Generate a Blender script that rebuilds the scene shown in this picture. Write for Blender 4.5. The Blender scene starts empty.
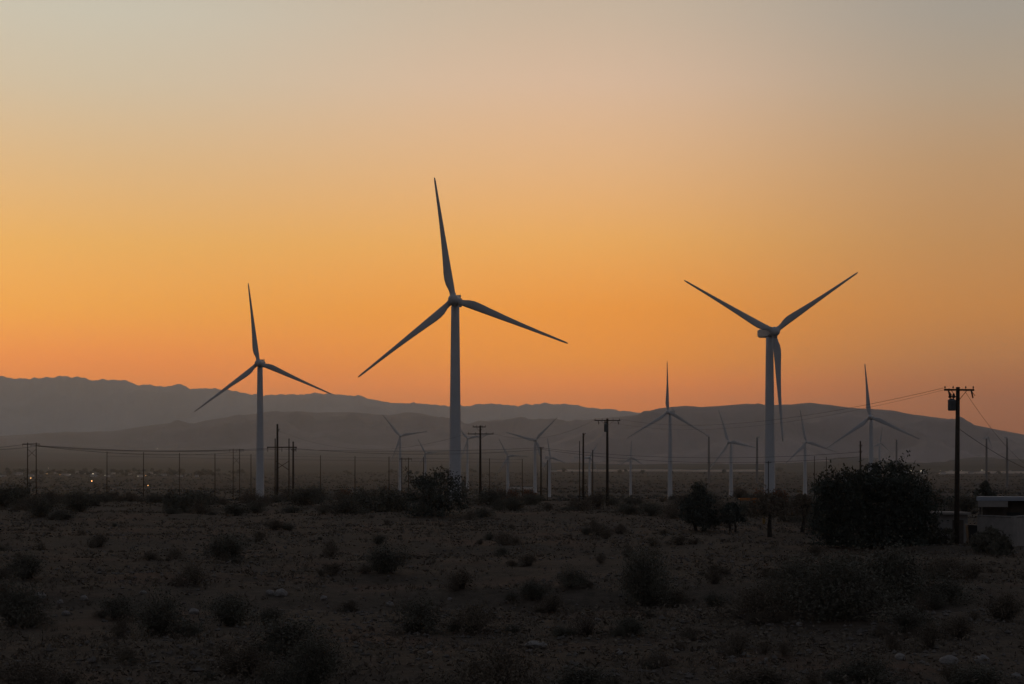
import bpy, bmesh, math, random
from mathutils import Vector, Matrix, noise

random.seed(11)
SC = bpy.context.scene
COL = SC.collection
F = 2000.0          # focal length in picture widths*1024
ZC = 5.3            # eye height above the near slope
R = math.radians


# ------------------------------------------------------------------ helpers
def lin(c):
    return tuple(((v / 255 + 0.055) / 1.055) ** 2.4 if v > 10 else v / 255 / 12.92 for v in c)


def at(px, py, d):
    """a place d metres away, seen in the direction of a pixel of the photograph"""
    return Vector(((px - 512) / F * d, d, ZC + (470 - py) / F * d))


def tag(o, label=None, cat=None, group=None, kind=None):
    if label: o['label'] = label
    if cat: o['category'] = cat
    if group: o['group'] = group
    if kind: o['kind'] = kind
    return o


def empty(name, loc, rz=0.0):
    o = bpy.data.objects.new(name, None)
    o.empty_display_size = 0.3
    o.location = loc
    o.rotation_euler = (0, 0, rz)
    COL.objects.link(o)
    return o


class MB:
    def __init__(self):
        self.v, self.f, self.m, self.s = [], [], [], []

    def face(self, idx, mi=0, smooth=False):
        self.f.append(tuple(idx)); self.m.append(mi); self.s.append(smooth)

    def box(self, c, size, rz=0.0, mi=0, tilt=0.0):
        cx, cy, cz = c
        hx, hy, hz = size[0] / 2, size[1] / 2, size[2] / 2
        M = Matrix.Rotation(rz, 3, 'Z') @ Matrix.Rotation(tilt, 3, 'Y')
        b = len(self.v)
        for z in (-hz, hz):
            for x, y in ((-hx, -hy), (hx, -hy), (hx, hy), (-hx, hy)):
                p = M @ Vector((x, y, z))
                self.v.append((cx + p.x, cy + p.y, cz + p.z))
        for q in ((3, 2, 1, 0), (4, 5, 6, 7), (0, 1, 5, 4), (1, 2, 6, 5), (2, 3, 7, 6), (3, 0, 4, 7)):
            self.face([b + i for i in q], mi)

    def tube(self, pts, radii, n=6, mi=0, cap=True):
        pts = [Vector(p) for p in pts]
        b0 = len(self.v)
        for i, p in enumerate(pts):
            a = pts[min(i + 1, len(pts) - 1)] - pts[max(i - 1, 0)]
            a = a.normalized() if a.length > 1e-9 else Vector((0, 0, 1))
            u = a.cross(Vector((0, 1, 0)) if abs(a.y) < 0.9 else Vector((1, 0, 0))).normalized()
            w = a.cross(u)
            for k in range(n):
                t = 2 * math.pi * k / n
                q = p + (u * math.cos(t) + w * math.sin(t)) * radii[i]
                self.v.append(q[:])
        for i in range(len(pts) - 1):
            for k in range(n):
                a, c = b0 + i * n + k, b0 + i * n + (k + 1) % n
                self.face((a, c, c + n, a + n), mi, True)
        if cap:
            self.face([b0 + k for k in range(n)][::-1], mi)
            e = b0 + (len(pts) - 1) * n
            self.face([e + k for k in range(n)], mi)

    def lathe(self, prof, n=24, c=(0, 0, 0), mi=0):
        self.tube([(c[0], c[1], c[2] + z) for r, z in prof], [r for r, z in prof], n, mi)

    def quad(self, c, u, w, mi=0):
        b = len(self.v)
        c = Vector(c)
        for s, t in ((-1, -1), (1, -1), (1, 1), (-1, 1)):
            self.v.append((c + u * s + w * t)[:])
        self.face((b, b + 1, b + 2, b + 3), mi)

    def data(self, name, mats):
        me = bpy.data.meshes.new(name)
        me.from_pydata(self.v, [], self.f)
        for m in mats: me.materials.append(m)
        me.polygons.foreach_set('material_index', self.m)
        me.polygons.foreach_set('use_smooth', self.s)
        me.update()
        return me

    def build(self, name, mats, parent=None, loc=None):
        if not isinstance(mats, (list, tuple)): mats = [mats]
        o = bpy.data.objects.new(name, self.data(name, mats))
        COL.objects.link(o)
        if parent: o.parent = parent
        if loc is not None: o.location = loc
        return o


def put(name, me, parent=None):
    o = bpy.data.objects.new(name, me)
    COL.objects.link(o)
    if parent: o.parent = parent
    return o


def copy_tree(o, parent=None):
    c = o.copy()
    COL.objects.link(c)
    c.parent = parent
    for ch in list(o.children):
        copy_tree(ch, c)
    return c


# ---------------------------------------------------------------- materials
def mat(name, col, rough=0.85, var=0.25, scale=3.0, bump=0.0, detail=6.0, col2=None, spec=0.3, metal=0.0, coord='Object'):
    m = bpy.data.materials.new(name)
    m.use_nodes = True
    nt = m.node_tree
    N, L = nt.nodes, nt.links
    bs = N['Principled BSDF']
    tc = N.new('ShaderNodeTexCoord')
    nz = N.new('ShaderNodeTexNoise')
    nz.inputs['Scale'].default_value = scale
    nz.inputs['Detail'].default_value = detail
    nz.inputs['Roughness'].default_value = 0.65
    L.new(tc.outputs[coord], nz.inputs['Vector'])
    rp = N.new('ShaderNodeValToRGB')
    a = tuple(c * (1 - var) for c in col)
    b = col2 or tuple(min(1, c * (1 + var)) for c in col)
    rp.color_ramp.elements[0].position = 0.3
    rp.color_ramp.elements[1].position = 0.7
    rp.color_ramp.elements[0].color = (*a, 1)
    rp.color_ramp.elements[1].color = (*b, 1)
    L.new(nz.outputs['Fac'], rp.inputs['Fac'])
    L.new(rp.outputs['Color'], bs.inputs['Base Color'])
    bs.inputs['Roughness'].default_value = rough
    bs.inputs['Specular IOR Level'].default_value = spec
    bs.inputs['Metallic'].default_value = metal
    if bump:
        bp = N.new('ShaderNodeBump')
        bp.inputs['Strength'].default_value = bump
        L.new(nz.outputs['Fac'], bp.inputs['Height'])
        L.new(bp.outputs['Normal'], bs.inputs['Normal'])
    return m


def emit(name, col, k):
    m = bpy.data.materials.new(name)
    m.use_nodes = True
    nt = m.node_tree
    nt.nodes.remove(nt.nodes['Principled BSDF'])
    e = nt.nodes.new('ShaderNodeEmission')
    e.inputs['Color'].default_value = (*col, 1)
    e.inputs['Strength'].default_value = k
    nt.links.new(e.outputs[0], nt.nodes['Material Output'].inputs['Surface'])
    return m


def ground_material():
    m = bpy.data.materials.new('desert_soil')
    m.use_nodes = True
    nt = m.node_tree
    N, L = nt.nodes, nt.links
    bs = N['Principled BSDF']
    bs.inputs['Roughness'].default_value = 0.95
    bs.inputs['Specular IOR Level'].default_value = 0.1
    geo = N.new('ShaderNodeNewGeometry')

    def nz(scale, detail=8.0, rough=0.6, stretch=None):
        n = N.new('ShaderNodeTexNoise')
        n.inputs['Scale'].default_value = scale
        n.inputs['Detail'].default_value = detail
        n.inputs['Roughness'].default_value = rough
        if stretch:
            mp = N.new('ShaderNodeMapping')
            mp.inputs['Scale'].default_value = stretch
            L.new(geo.outputs['Position'], mp.inputs['Vector'])
            L.new(mp.outputs[0], n.inputs['Vector'])
        else:
            L.new(geo.outputs['Position'], n.inputs['Vector'])
        return n

    def ramp(src, p0, p1, c0, c1):
        r = N.new('ShaderNodeValToRGB')
        r.color_ramp.elements[0].position = p0
        r.color_ramp.elements[1].position = p1
        r.color_ramp.elements[0].color = (*c0, 1)
        r.color_ramp.elements[1].color = (*c1, 1)
        L.new(src, r.inputs['Fac'])
        return r

    def mix(fac, a, b, mode='MIX'):
        x = N.new('ShaderNodeMix')
        x.data_type = 'RGBA'
        x.blend_type = mode
        if isinstance(fac, float): x.inputs['Factor'].default_value = fac
        else: L.new(fac, x.inputs['Factor'])
        for s, i in ((a, 6), (b, 7)):
            if isinstance(s, tuple): x.inputs[i].default_value = (*s, 1)
            else: L.new(s, x.inputs[i])
        return x.outputs[2]

    fine = nz(2.2, 10, 0.7)
    c = ramp(fine.outputs['Fac'], 0.35, 0.68, (0.062, 0.048, 0.036), (0.114, 0.090, 0.068)).outputs['Color']
    mid = nz(0.11, 6, 0.6)
    red = ramp(mid.outputs['Fac'], 0.52, 0.66, (0, 0, 0), (1, 1, 1)).outputs['Color']
    c = mix(red, c, mix(0.5, c, (0.16, 0.092, 0.062)))
    pale = ramp(nz(0.16, 5, 0.55).outputs['Fac'], 0.60, 0.76, (0, 0, 0), (0.7, 0.7, 0.7)).outputs['Color']
    c = mix(pale, c, mix(0.6, c, (0.16, 0.138, 0.116)))
    # scrub cover of the far plain: dark bushes too small to see one by one
    sep = N.new('ShaderNodeSeparateXYZ')
    L.new(geo.outputs['Position'], sep.inputs[0])
    far = N.new('ShaderNodeMapRange')
    far.inputs['From Min'].default_value = 420
    far.inputs['From Max'].default_value = 700
    L.new(sep.outputs['Y'], far.inputs['Value'])
    sp = ramp(nz(0.045, 6, 0.75, (1, 0.35, 1)).outputs['Fac'], 0.54, 0.68, (1, 1, 1), (0, 0, 0)).outputs['Color']
    mul = N.new('ShaderNodeMath'); mul.operation = 'MULTIPLY'
    L.new(sp, mul.inputs[0]); L.new(far.outputs[0], mul.inputs[1])
    c = mix(mul.outputs[0], c, (0.03, 0.03, 0.029))
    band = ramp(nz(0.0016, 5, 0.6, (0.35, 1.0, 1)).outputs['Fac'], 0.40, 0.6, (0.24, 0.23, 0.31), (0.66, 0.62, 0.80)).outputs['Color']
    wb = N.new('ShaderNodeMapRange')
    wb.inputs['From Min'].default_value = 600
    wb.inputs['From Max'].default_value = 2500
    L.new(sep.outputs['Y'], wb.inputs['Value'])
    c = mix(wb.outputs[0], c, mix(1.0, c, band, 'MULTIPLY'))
    fan = N.new('ShaderNodeMapRange')      # the bare alluvial fan under the hills
    fan.inputs['From Min'].default_value = 6800
    fan.inputs['From Max'].default_value = 10000
    L.new(sep.outputs['Y'], fan.inputs['Value'])
    c = mix(fan.outputs[0], c, ramp(nz(0.0022, 6, 0.6, (0.5, 1, 1)).outputs['Fac'], 0.35, 0.65, (0.16, 0.14, 0.145), (0.24, 0.215, 0.22)).outputs['Color'])
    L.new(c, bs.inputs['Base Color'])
    hb = nz(5.0, 8, 0.7)
    bp = N.new('ShaderNodeBump')
    bp.inputs['Strength'].default_value = 0.9
    bp.inputs['Distance'].default_value = 0.12
    L.new(hb.outputs['Fac'], bp.inputs['Height'])
    L.new(bp.outputs['Normal'], bs.inputs['Normal'])
    return m


M = {
    'soil': ground_material(),
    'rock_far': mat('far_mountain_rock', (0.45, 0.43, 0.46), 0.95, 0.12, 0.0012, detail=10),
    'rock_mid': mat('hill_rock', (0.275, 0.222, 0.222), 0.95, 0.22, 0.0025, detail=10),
    'white': mat('weathered_white_paint', (0.47, 0.475, 0.48), 0.45, 0.06, 0.35, spec=0.4),
    'blade': mat('grey_white_gelcoat', (0.46, 0.46, 0.46), 0.4, 0.06, 0.3, spec=0.4),
    'nacelle': mat('pale_nacelle_shell', (0.52, 0.50, 0.47), 0.5, 0.08, 0.8),
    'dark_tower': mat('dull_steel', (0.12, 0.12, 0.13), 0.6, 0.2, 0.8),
    'wood': mat('creosoted_wood', (0.045, 0.034, 0.026), 0.9, 0.35, 6.0, 0.4),
    'steel': mat('galvanised_steel', (0.13, 0.14, 0.145), 0.55, 0.2, 4.0, metal=0.3),
    'glaze': mat('brown_porcelain', (0.05, 0.035, 0.03), 0.3, 0.2, 8.0),
    'wire': mat('dull_conductor', (0.035, 0.035, 0.037), 0.7, 0.15, 2.0),
    'leaf': mat('creosote_leaf', (0.12, 0.112, 0.085), 0.85, 0.4, 1.4, spec=0.15),
    'leaf_dry': mat('dry_scrub_leaf', (0.15, 0.122, 0.09), 0.9, 0.4, 1.4, spec=0.1),
    'leaf_rust': mat('rust_scrub_leaf', (0.17, 0.075, 0.04), 0.9, 0.35, 1.4, spec=0.1),
    'leaf_tam': mat('tamarisk_leaf', (0.056, 0.063, 0.050), 0.85, 0.45, 0.9, spec=0.15),
    'leaf_green': mat('dark_tree_leaf', (0.075, 0.080, 0.066), 0.85, 0.45, 1.1, spec=0.15),
    'twig': mat('dry_twig', (0.095, 0.075, 0.06), 0.9, 0.3, 5.0),
    'bark': mat('dark_bark', (0.045, 0.037, 0.03), 0.95, 0.35, 5.0, 0.5),
    'grass': mat('dry_grass', (0.11, 0.088, 0.064), 0.95, 0.4, 0.7, coord='Object'),
    'stone': mat('pale_granite', (0.20, 0.185, 0.17), 0.9, 0.3, 5.0, 0.6),
    'gravel': mat('grey_gravel', (0.13, 0.115, 0.10), 0.95, 0.4, 1.2),
    'roof_white': mat('white_roof_coating', (0.27, 0.29, 0.32), 0.6, 0.10, 1.2),
    'stucco': mat('pale_stucco', (0.24, 0.22, 0.20), 0.95, 0.15, 2.0, 0.3),
    'stucco_grey': mat('grey_block_wall', (0.20, 0.19, 0.18), 0.95, 0.2, 2.0, 0.3),
    'siding': mat('brown_siding', (0.075, 0.06, 0.05), 0.9, 0.25, 3.0),
    'glass': mat('dark_window_glass', (0.02, 0.022, 0.025), 0.12, 0.1, 3.0, spec=0.6),
    'black': mat('black_plastic', (0.025, 0.025, 0.027), 0.6, 0.2, 3.0),
    'orange': mat('orange_painted_steel', (0.34, 0.13, 0.035), 0.6, 0.2, 1.5),
    'yellow': mat('faded_yellow_paint', (0.28, 0.18, 0.06), 0.7, 0.25, 2.0),
    'dirt': mat('pale_dirt_road', (0.16, 0.13, 0.105), 0.95, 0.35, 0.03),
    'ochre': mat('ochre_dirt_bank', (0.55, 0.45, 0.36), 0.95, 0.25, 0.01),
    'town_wall': mat('pale_house_wall', (0.5, 0.48, 0.47), 0.9, 0.2, 0.05),
    'town_roof': mat('grey_house_roof', (0.16, 0.145, 0.14), 0.9, 0.2, 0.05),
    'far_leaf': mat('far_tree_leaf', (0.034, 0.035, 0.033), 0.9, 0.4, 0.05),
    'lamp_warm': emit('warm_lamp', (1.0, 0.50, 0.18), 2.8),
    'lamp_white': emit('cool_white_lamp', (1.0, 0.88, 0.66), 1.8),
}

# ------------------------------------------------------------------ terrain
PROF = [(0, 3.6), (8, 3.6), (30, 0.4), (45, 0.0), (180, 0.0), (285, 0.25), (338, 0.15), (440, -6.6), (600, -8.2),
        (1000, -10.4), (1600, -16.5), (2500, -18.0), (3500, -14.5), (5000, -6.0), (6500, 4.0), (8000, 45.0),
        (9500, 100.0), (11500, 135.0), (16000, 170.0), (30000, 200.0)]


def prof(d):
    for (a, za), (b, zb) in zip(PROF, PROF[1:]):
        if d <= b:
            t = (d - a) / (b - a)
            return za + (zb - za) * t
    return PROF[-1][1]


def sm(a, b, x):
    t = min(1, max(0, (x - a) / (b - a)))
    return t * t * (3 - 2 * t)


def ground(x, y):
    d = math.hypot(x, y)
    z = prof(d)
    v = Vector((x, y, 0))
    near = sm(25, 60, d) * (1 - sm(3000, 5000, d))
    z += near * (0.75 * noise.noise(v * 0.028 + Vector((3, 1, 0))) + 0.22 * noise.noise(v * 0.11) + 0.09 * noise.noise(v * 0.42)
                 + 0.05 * noise.noise(v * 1.1))
    b = d + 5 * noise.noise(Vector((x * 0.045, 7, 0))) + 0.06 * x
    z += 0.55 * sm(77, 82, b) * (1 - sm(92, 170, d)) - 0.35 * sm(112, 116, b + 3 * noise.noise(v * 0.2)) * (1 - sm(118, 150, d))
    z += near * sm(50, 80, d) * (1 - sm(250, 330, d)) * (0.30 * noise.noise(v * 0.055) + 0.16 * noise.noise(v * 0.25 + Vector((9, 2, 0))))
    z += sm(400, 1500, d) * (2.0 * noise.noise(v * 0.004) + 0.5 * noise.noise(v * 0.02))
    z += sm(6500, 10000, d) * 14 * noise.noise(v * 0.0006)
    return z


def on(px, d, sink=0.0):
    x = (px - 512) / F * d
    return Vector((x, d, ground(x, d) - sink))


def on_row(px, py):
    """place on the near slope whose foot shows at this pixel"""
    d = 40.0
    while d < 345:
        x = (px - 512) / F * d
        if 470 + (ZC - ground(x, d)) * F / d <= py:
            break
        d += 0.25
    return on(px, d)


def build_ground():
    angs = []
    a = -180.0
    while a < 180.0 - 1e-6:
        angs.append(a)
        s = abs(a)
        a += 0.11 if s < 17.5 else 0.5 if s < 30 else 4.0
    rad = [1.5, 4, 7, 10, 14, 18, 23, 28, 33]
    r = 36.0
    while r < 360: rad.append(r); r *= 1.0085
    while r < 3000: rad.append(r); r *= 1.018
    while r < 27000: rad.append(r); r *= 1.05
    mb = MB()
    n = len(angs)
    mb.v.append((0, 0, ground(0, 0)))
    cs = [(math.sin(R(t)), math.cos(R(t))) for t in angs]
    for r in rad:
        for s, c in cs:
            x, y = r * s, r * c
            mb.v.append((x, y, ground(x, y)))
    for k in range(n):
        mb.face((0, 1 + (k + 1) % n, 1 + k), 0, True)
    for i in range(len(rad) - 1):
        b = 1 + i * n
        for k in range(n):
            k2 = (k + 1) % n
            mb.face((b + k, b + k2, b + n + k2, b + n + k), 0, True)
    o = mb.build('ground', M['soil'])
    tag(o, kind='structure')


build_ground()


def ridge(name, crest, D, front, back, m, amp, freq, seed, rows=60, step=2.0, kpow=1.5, jag=1.0):
    def cy(px):
        if px <= crest[0][0]: return crest[0][1]
        for (a, ya), (b, yb) in zip(crest, crest[1:]):
            if px <= b:
                return ya + (yb - ya) * (px - a) / (b - a)
        return crest[-1][1]
    mb = MB()
    p, pxs = crest[0][0], []
    while p <= crest[-1][0]: pxs.append(p); p += step
    for i in range(rows + 1):
        t = i / rows
        if t <= 0.66:
            u = t / 0.66
            d = D - front * (1 - u); f = u ** kpow
        else:
            u = (t - 0.66) / 0.34
            d = D + back * u; f = (1 - u) ** 1.2
        for px in pxs:
            x = (px - 512) / F * d
            xc = (px - 512) / F * D
            base = prof(math.hypot(x, d)) - 25
            top = ZC + (470 - cy(px)) / F * D
            v = Vector((x * freq + seed, d * freq * 0.5, seed * 0.7))
            rg = noise.ridged_multi_fractal(v, 1.0, 2.1, 6, 1.0, 2.0) - 1.1
            k = f * (1 - f) * 4 * min(1.0, max(0.0, (top - base) / 150))
            tiny = jag * (top - base) * (0.020 * noise.noise(Vector((xc * 0.0035, seed, 0))) + 0.024 * noise.noise(Vector((xc * 0.011, seed, 3))) + 0.020 * noise.noise(Vector((xc * 0.022, seed, 5))))
            z = base + (top - base) * f + rg * amp * k + tiny * f
            mb.v.append((x, d, z))
    n = len(pxs)
    for i in range(rows):
        for k in range(n - 1):
            a = i * n + k
            mb.face((a, a + 1, a + n + 1, a + n), 0, True)
    return tag(mb.build(name, m), kind='structure')


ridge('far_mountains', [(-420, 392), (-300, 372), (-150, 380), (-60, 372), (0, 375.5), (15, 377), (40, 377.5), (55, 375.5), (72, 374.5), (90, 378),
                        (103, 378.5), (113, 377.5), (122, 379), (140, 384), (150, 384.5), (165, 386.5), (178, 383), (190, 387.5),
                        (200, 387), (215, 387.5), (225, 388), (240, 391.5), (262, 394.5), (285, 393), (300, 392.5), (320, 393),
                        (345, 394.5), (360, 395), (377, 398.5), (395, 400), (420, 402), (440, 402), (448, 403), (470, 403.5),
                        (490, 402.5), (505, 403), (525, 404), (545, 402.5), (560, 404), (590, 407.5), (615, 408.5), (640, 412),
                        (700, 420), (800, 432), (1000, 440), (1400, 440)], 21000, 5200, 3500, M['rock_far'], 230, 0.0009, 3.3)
ridge('mid_hills', [(-10, 436), (60, 432), (110, 431), (130, 428), (150, 424.5), (165, 423), (177, 421), (190, 424), (205, 421), (225, 417.5),
                    (240, 414), (262, 412), (285, 411.5), (310, 411.5), (330, 411), (360, 411), (375, 413), (390, 414), (405, 412),
                    (420, 413), (440, 417), (452, 421), (470, 424), (490, 421.5), (510, 421), (525, 419), (540, 418.5), (555, 421),
                    (580, 420), (610, 418), (640, 415), (680, 413), (760, 412), (900, 425), (1050, 440), (1250, 450)],
      12500, 3600, 2200, M['rock_mid'], 105, 0.0016, 7.9, jag=0.3)
ridge('near_hill', [(540, 447), (580, 434), (605, 424), (625, 417), (640, 413), (655, 409), (675, 406), (685, 405), (700, 405.5), (720, 404),
                    (745, 403), (760, 404), (790, 404), (810, 402.5), (825, 404), (850, 406.5), (870, 408), (890, 409), (910, 413),
                    (930, 416.5), (960, 420), (990, 426.5), (1024, 434), (1080, 443), (1150, 450), (1300, 456)],
      9800, 2900, 1700, M['rock_mid'], 90, 0.0021, 1.7, jag=0.12)

# ----------------------------------------------------------------- turbines
RB = 39.0      # blade length the shared meshes are built for


def blade_mesh():
    mb = MB()
    st = [(0.010, 0.85, 0.85, 0.85, 0), (0.045, 0.85, 0.85, 0.85, 0), (0.085, 0.86, -1.15, 0.62, 14), (0.125, 0.84, -1.72, 0.46, 13),
          (0.17, 0.80, -1.98, 0.38, 11), (0.22, 0.76, -1.92, 0.33, 9), (0.32, 0.68, -1.58, 0.26, 6), (0.45, 0.58, -1.20, 0.20, 4),
          (0.60, 0.46, -0.86, 0.15, 2), (0.75, 0.38, -0.62, 0.12, 1), (0.88, 0.29, -0.46, 0.09, 0), (0.97, 0.24, -0.34, 0.07, 0),
          (1.0, 0.12, -0.20, 0.03, 0)]
    n = 14
    for fr, le, te, th, tw in st:
        te = -te if te == le else te
        c, h = (le + te) / 2, (le - te) / 2
        rot = R(tw)
        for k in range(n):
            t = 2 * math.pi * k / n
            x = c + h * math.cos(t)
            y = th * math.sin(t) * (0.75 + 0.25 * math.cos(t))
            pre = -1.1 * fr * fr
            xr = x * math.cos(rot) - y * math.sin(rot)
            yr = x * math.sin(rot) + y * math.cos(rot)
            mb.v.append((xr, yr + pre, fr * RB))
    for i in range(len(st) - 1):
        for k in range(n):
            a, b = i * n + k, i * n + (k + 1) % n
            mb.face((a, b, b + n, a + n), 0, True)
    mb.face([(len(st) - 1) * n + k for k in range(n)])
    return mb.data('blade', [M['blade']])


def hub_mesh():
    mb = MB()
    prof_ = [(0.05, -2.5), (0.6, -2.42), (1.1, -2.1), (1.5, -1.5), (1.72, -0.6), (1.75, 0.5), (1.6, 1.25), (1.2, 1.5)]
    mb.tube([(0, y, 0) for r, y in prof_], [r for r, y in prof_], 22)
    for k in range(3):
        a = 2 * math.pi * k / 3
        d = Vector((math.sin(a), 0, math.cos(a)))
        mb.tube([d * 1.2, d * 2.05], [1.02, 0.98], 16)
    return mb.data('hub', [M['blade']])


def nacelle_mesh(c=(0, 0, 0)):
    bm = bmesh.new()
    # cross-sections from the rotor end to the tail
    secs = [(-2.0, 1.25, -1.35, 1.20), (-0.5, 1.42, -1.7, 1.42), (3.0, 1.5, -1.75, 1.5), (6.2, 1.45, -1.6, 1.45), (7.6, 1.25, -1.25, 1.30)]
    rings = []
    for y, hw, zb, zt in secs:
        ch = 0.38
        pts = [(-hw + ch, zb), (hw - ch, zb), (hw, zb + ch), (hw, zt - ch), (hw - ch, zt), (-hw + ch, zt), (-hw, zt - ch), (-hw, zb + ch)]
        rings.append([bm.verts.new((px, y, pz)) for px, pz in pts])
    for a, b in zip(rings, rings[1:]):
        for k in range(8):
            bm.faces.new((a[k], a[(k + 1) % 8], b[(k + 1) % 8], b[k]))
    bm.faces.new(rings[0][::-1]); bm.faces.new(rings[-1])
    # rear cooler hood, wind-vane mast
    bmesh.ops.create_cube(bm, size=1.0, matrix=Matrix.Translation((0, 6.0, 2.0)) @ Matrix.Diagonal((2.0, 1.5, 0.55, 1)))
    bmesh.ops.create_cone(bm, segments=6, radius1=0.07, radius2=0.05, depth=1.5, cap_ends=True, matrix=Matrix.Translation((0.7, 6.9, 2.2)))
    me = bpy.data.meshes.new('nacelle')
    bmesh.ops.recalc_face_normals(bm, faces=bm.faces)
    bm.to_mesh(me); bm.free()
    me.materials.append(M['nacelle'])
    return me


ME_BLADE, ME_HUB, ME_NAC = blade_mesh(), hub_mesh(), nacelle_mesh()


def turbine(label, px, hub_y, rad_px, phase, yaw, Rm=39.0, d=None, group='wind turbines in the valley', blades=(0, 1, 2), tower_m='white', wide=1.0, name='wind_turbine', rotor=True, nac=1.0, fat=1.0):
    """rad_px: blade length in the picture -> distance"""
    d = d or F * Rm / rad_px
    s = Rm / RB
    hub_dir = Vector((math.sin(R(yaw)), -math.cos(R(yaw)), 0))
    over = 4.6 * s
    b = on(px, d)
    # tower axis stands behind the hub
    hz = ZC + (470 - hub_y) / F * (d + hub_dir.y * over)
    tag_g = group
    t = empty(name, b)
    tag(t, label, 'wind turbine' if rotor else 'tower', tag_g)
    H = hz - b.z
    mb = MB()
    r0, r1 = 2.1 * s * wide, 1.32 * s * wide
    top = H - 1.75 * s
    pr = [(r0 * 1.18, -0.6), (r0 * 1.18, 0.25), (r0 * 1.02, 0.26)]
    K = 12
    for i in range(K + 1):
        u = i / K
        rr = r0 + (r1 - r0) * u
        z = 0.3 + (top - 0.3) * u
        pr.append((rr, z))
    mb.lathe(pr, 28)
    mb.build('tower', M[tower_m], t)
    n = put('nacelle', ME_NAC, t)
    n.location = (0, 0, H); n.scale = (s * nac, s * nac, s * nac); n.rotation_euler = (0, 0, R(yaw))
    if rotor:
        h = put('hub', ME_HUB, t)
        h.location = Vector((0, 0, H)) + hub_dir * over * 0.86
        h.scale = (s, s, s)
        h.rotation_euler = (Matrix.Rotation(R(yaw), 3, 'Z') @ Matrix.Rotation(R(90 - phase), 3, 'Y')).to_euler()
        for k in blades:
            bl = put('blade', ME_BLADE, t)
            bl.location = Vector((0, 0, H)) + hub_dir * over * 0.86
            bl.scale = (s * fat, s * fat, s)
            bl.rotation_euler = (Matrix.Rotation(R(yaw), 3, 'Z') @ Matrix.Rotation(R(90 - phase - 120 * k), 3, 'Y')).to_euler()
    return t


turbine('large white turbine at the left with one blade pointing almost straight up', 260, 363, 80, 97, -4)
turbine('tallest and nearest white wind turbine with its rotor high against the orange sky', 455.2, 299.5, 122.5, 98.7, -6)
turbine('large white turbine at the right with two raised blades and one hanging beside its tower', 769.6, 331.5, 109.5, 34, 18)
turbine('slim grey turbine between the two largest, one blade straight up above the ridge', 670, 412, 50.5, 90.5, -26, Rm=30.0, fat=1.0, wide=0.9)
turbine('grey turbine right of the hanging blade with its raised blade tip above the hill crest', 871, 417, 53.5, 95.5, -18, Rm=30.0, fat=1.15, wide=1.0)
turbine('turbine standing between the slim ridge-high turbine and the large right one', 731, 442, 35, 110, -42, Rm=30.0, fat=1.35, wide=1.15)
turbine('turbine just right of the large right tower with a pale nacelle box', 805, 442, 33.5, 103, 16, Rm=30.0, fat=1.35, wide=1.15)
turbine('turbine left of the tallest tower with one blade level to the right', 400, 436, 27.5, 10, 8, Rm=30.0, fat=1.35, wide=1.15)
turbine('small turbine with a bright nacelle just left of the tallest tower', 425.5, 453, 17, 120, 10, Rm=13.5, wide=1.55, nac=1.7, fat=1.5)
turbine('turbine half hidden behind the tallest tower, only its right blades clear', 467.5, 438.5, 24, 10, 10, Rm=30.0, fat=1.35, wide=1.15)
turbine('small turbine with a bright nacelle right of the double-armed pole', 507.8, 456, 20, 119, 10, Rm=13.5, wide=1.55, nac=1.7, fat=1.5)
turbine('turbine with two blades spread like a wide V above the pole row', 535, 440, 31.5, 46, 12, Rm=30.0, fat=1.35, wide=1.15)
turbine('small turbine with a bright nacelle close right of the wide V turbine', 549.5, 457.5, 20, 103, 34, Rm=13.5, wide=1.55, nac=1.7, fat=1.5)
turbine('small turbine with level blades behind the slender pole pair', 589.5, 457.5, 17, 60, 12, Rm=13.5, wide=1.55, nac=1.7, fat=1.5)
turbine('small turbine standing alone between the T-shaped pole and the slim turbine', 630.5, 457.5, 17, 90, 20, Rm=13.5, wide=1.55, nac=1.7, fat=1.5)
turbine('tiny turbine close behind the right raised-blade turbine above the large bush', 879.5, 443, 16.5, 83, 26, Rm=15, fat=1.4, wide=1.5)
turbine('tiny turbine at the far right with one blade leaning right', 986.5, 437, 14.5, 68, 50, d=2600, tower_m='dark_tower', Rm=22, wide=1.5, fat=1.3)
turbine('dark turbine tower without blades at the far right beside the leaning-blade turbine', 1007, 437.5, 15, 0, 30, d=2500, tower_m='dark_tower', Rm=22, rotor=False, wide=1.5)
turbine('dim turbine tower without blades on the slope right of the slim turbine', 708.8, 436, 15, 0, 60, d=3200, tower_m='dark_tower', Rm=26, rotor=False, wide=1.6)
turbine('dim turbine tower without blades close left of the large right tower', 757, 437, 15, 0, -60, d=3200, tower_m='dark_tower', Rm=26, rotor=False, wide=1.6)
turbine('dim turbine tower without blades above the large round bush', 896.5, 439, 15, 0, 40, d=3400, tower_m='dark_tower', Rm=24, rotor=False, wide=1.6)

# ----------------------------------------------------------- poles and wires


def insulator(mb, p, s=1.0):
    x, y, z = p
    mb.lathe([(0.03 * s, 0), (0.03 * s, 0.10 * s), (0.09 * s, 0.12 * s), (0.10 * s, 0.20 * s), (0.06 * s, 0.24 * s), (0.07 * s, 0.32 * s), (0.03 * s, 0.36 * s)], 8, (x, y, z))


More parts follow.
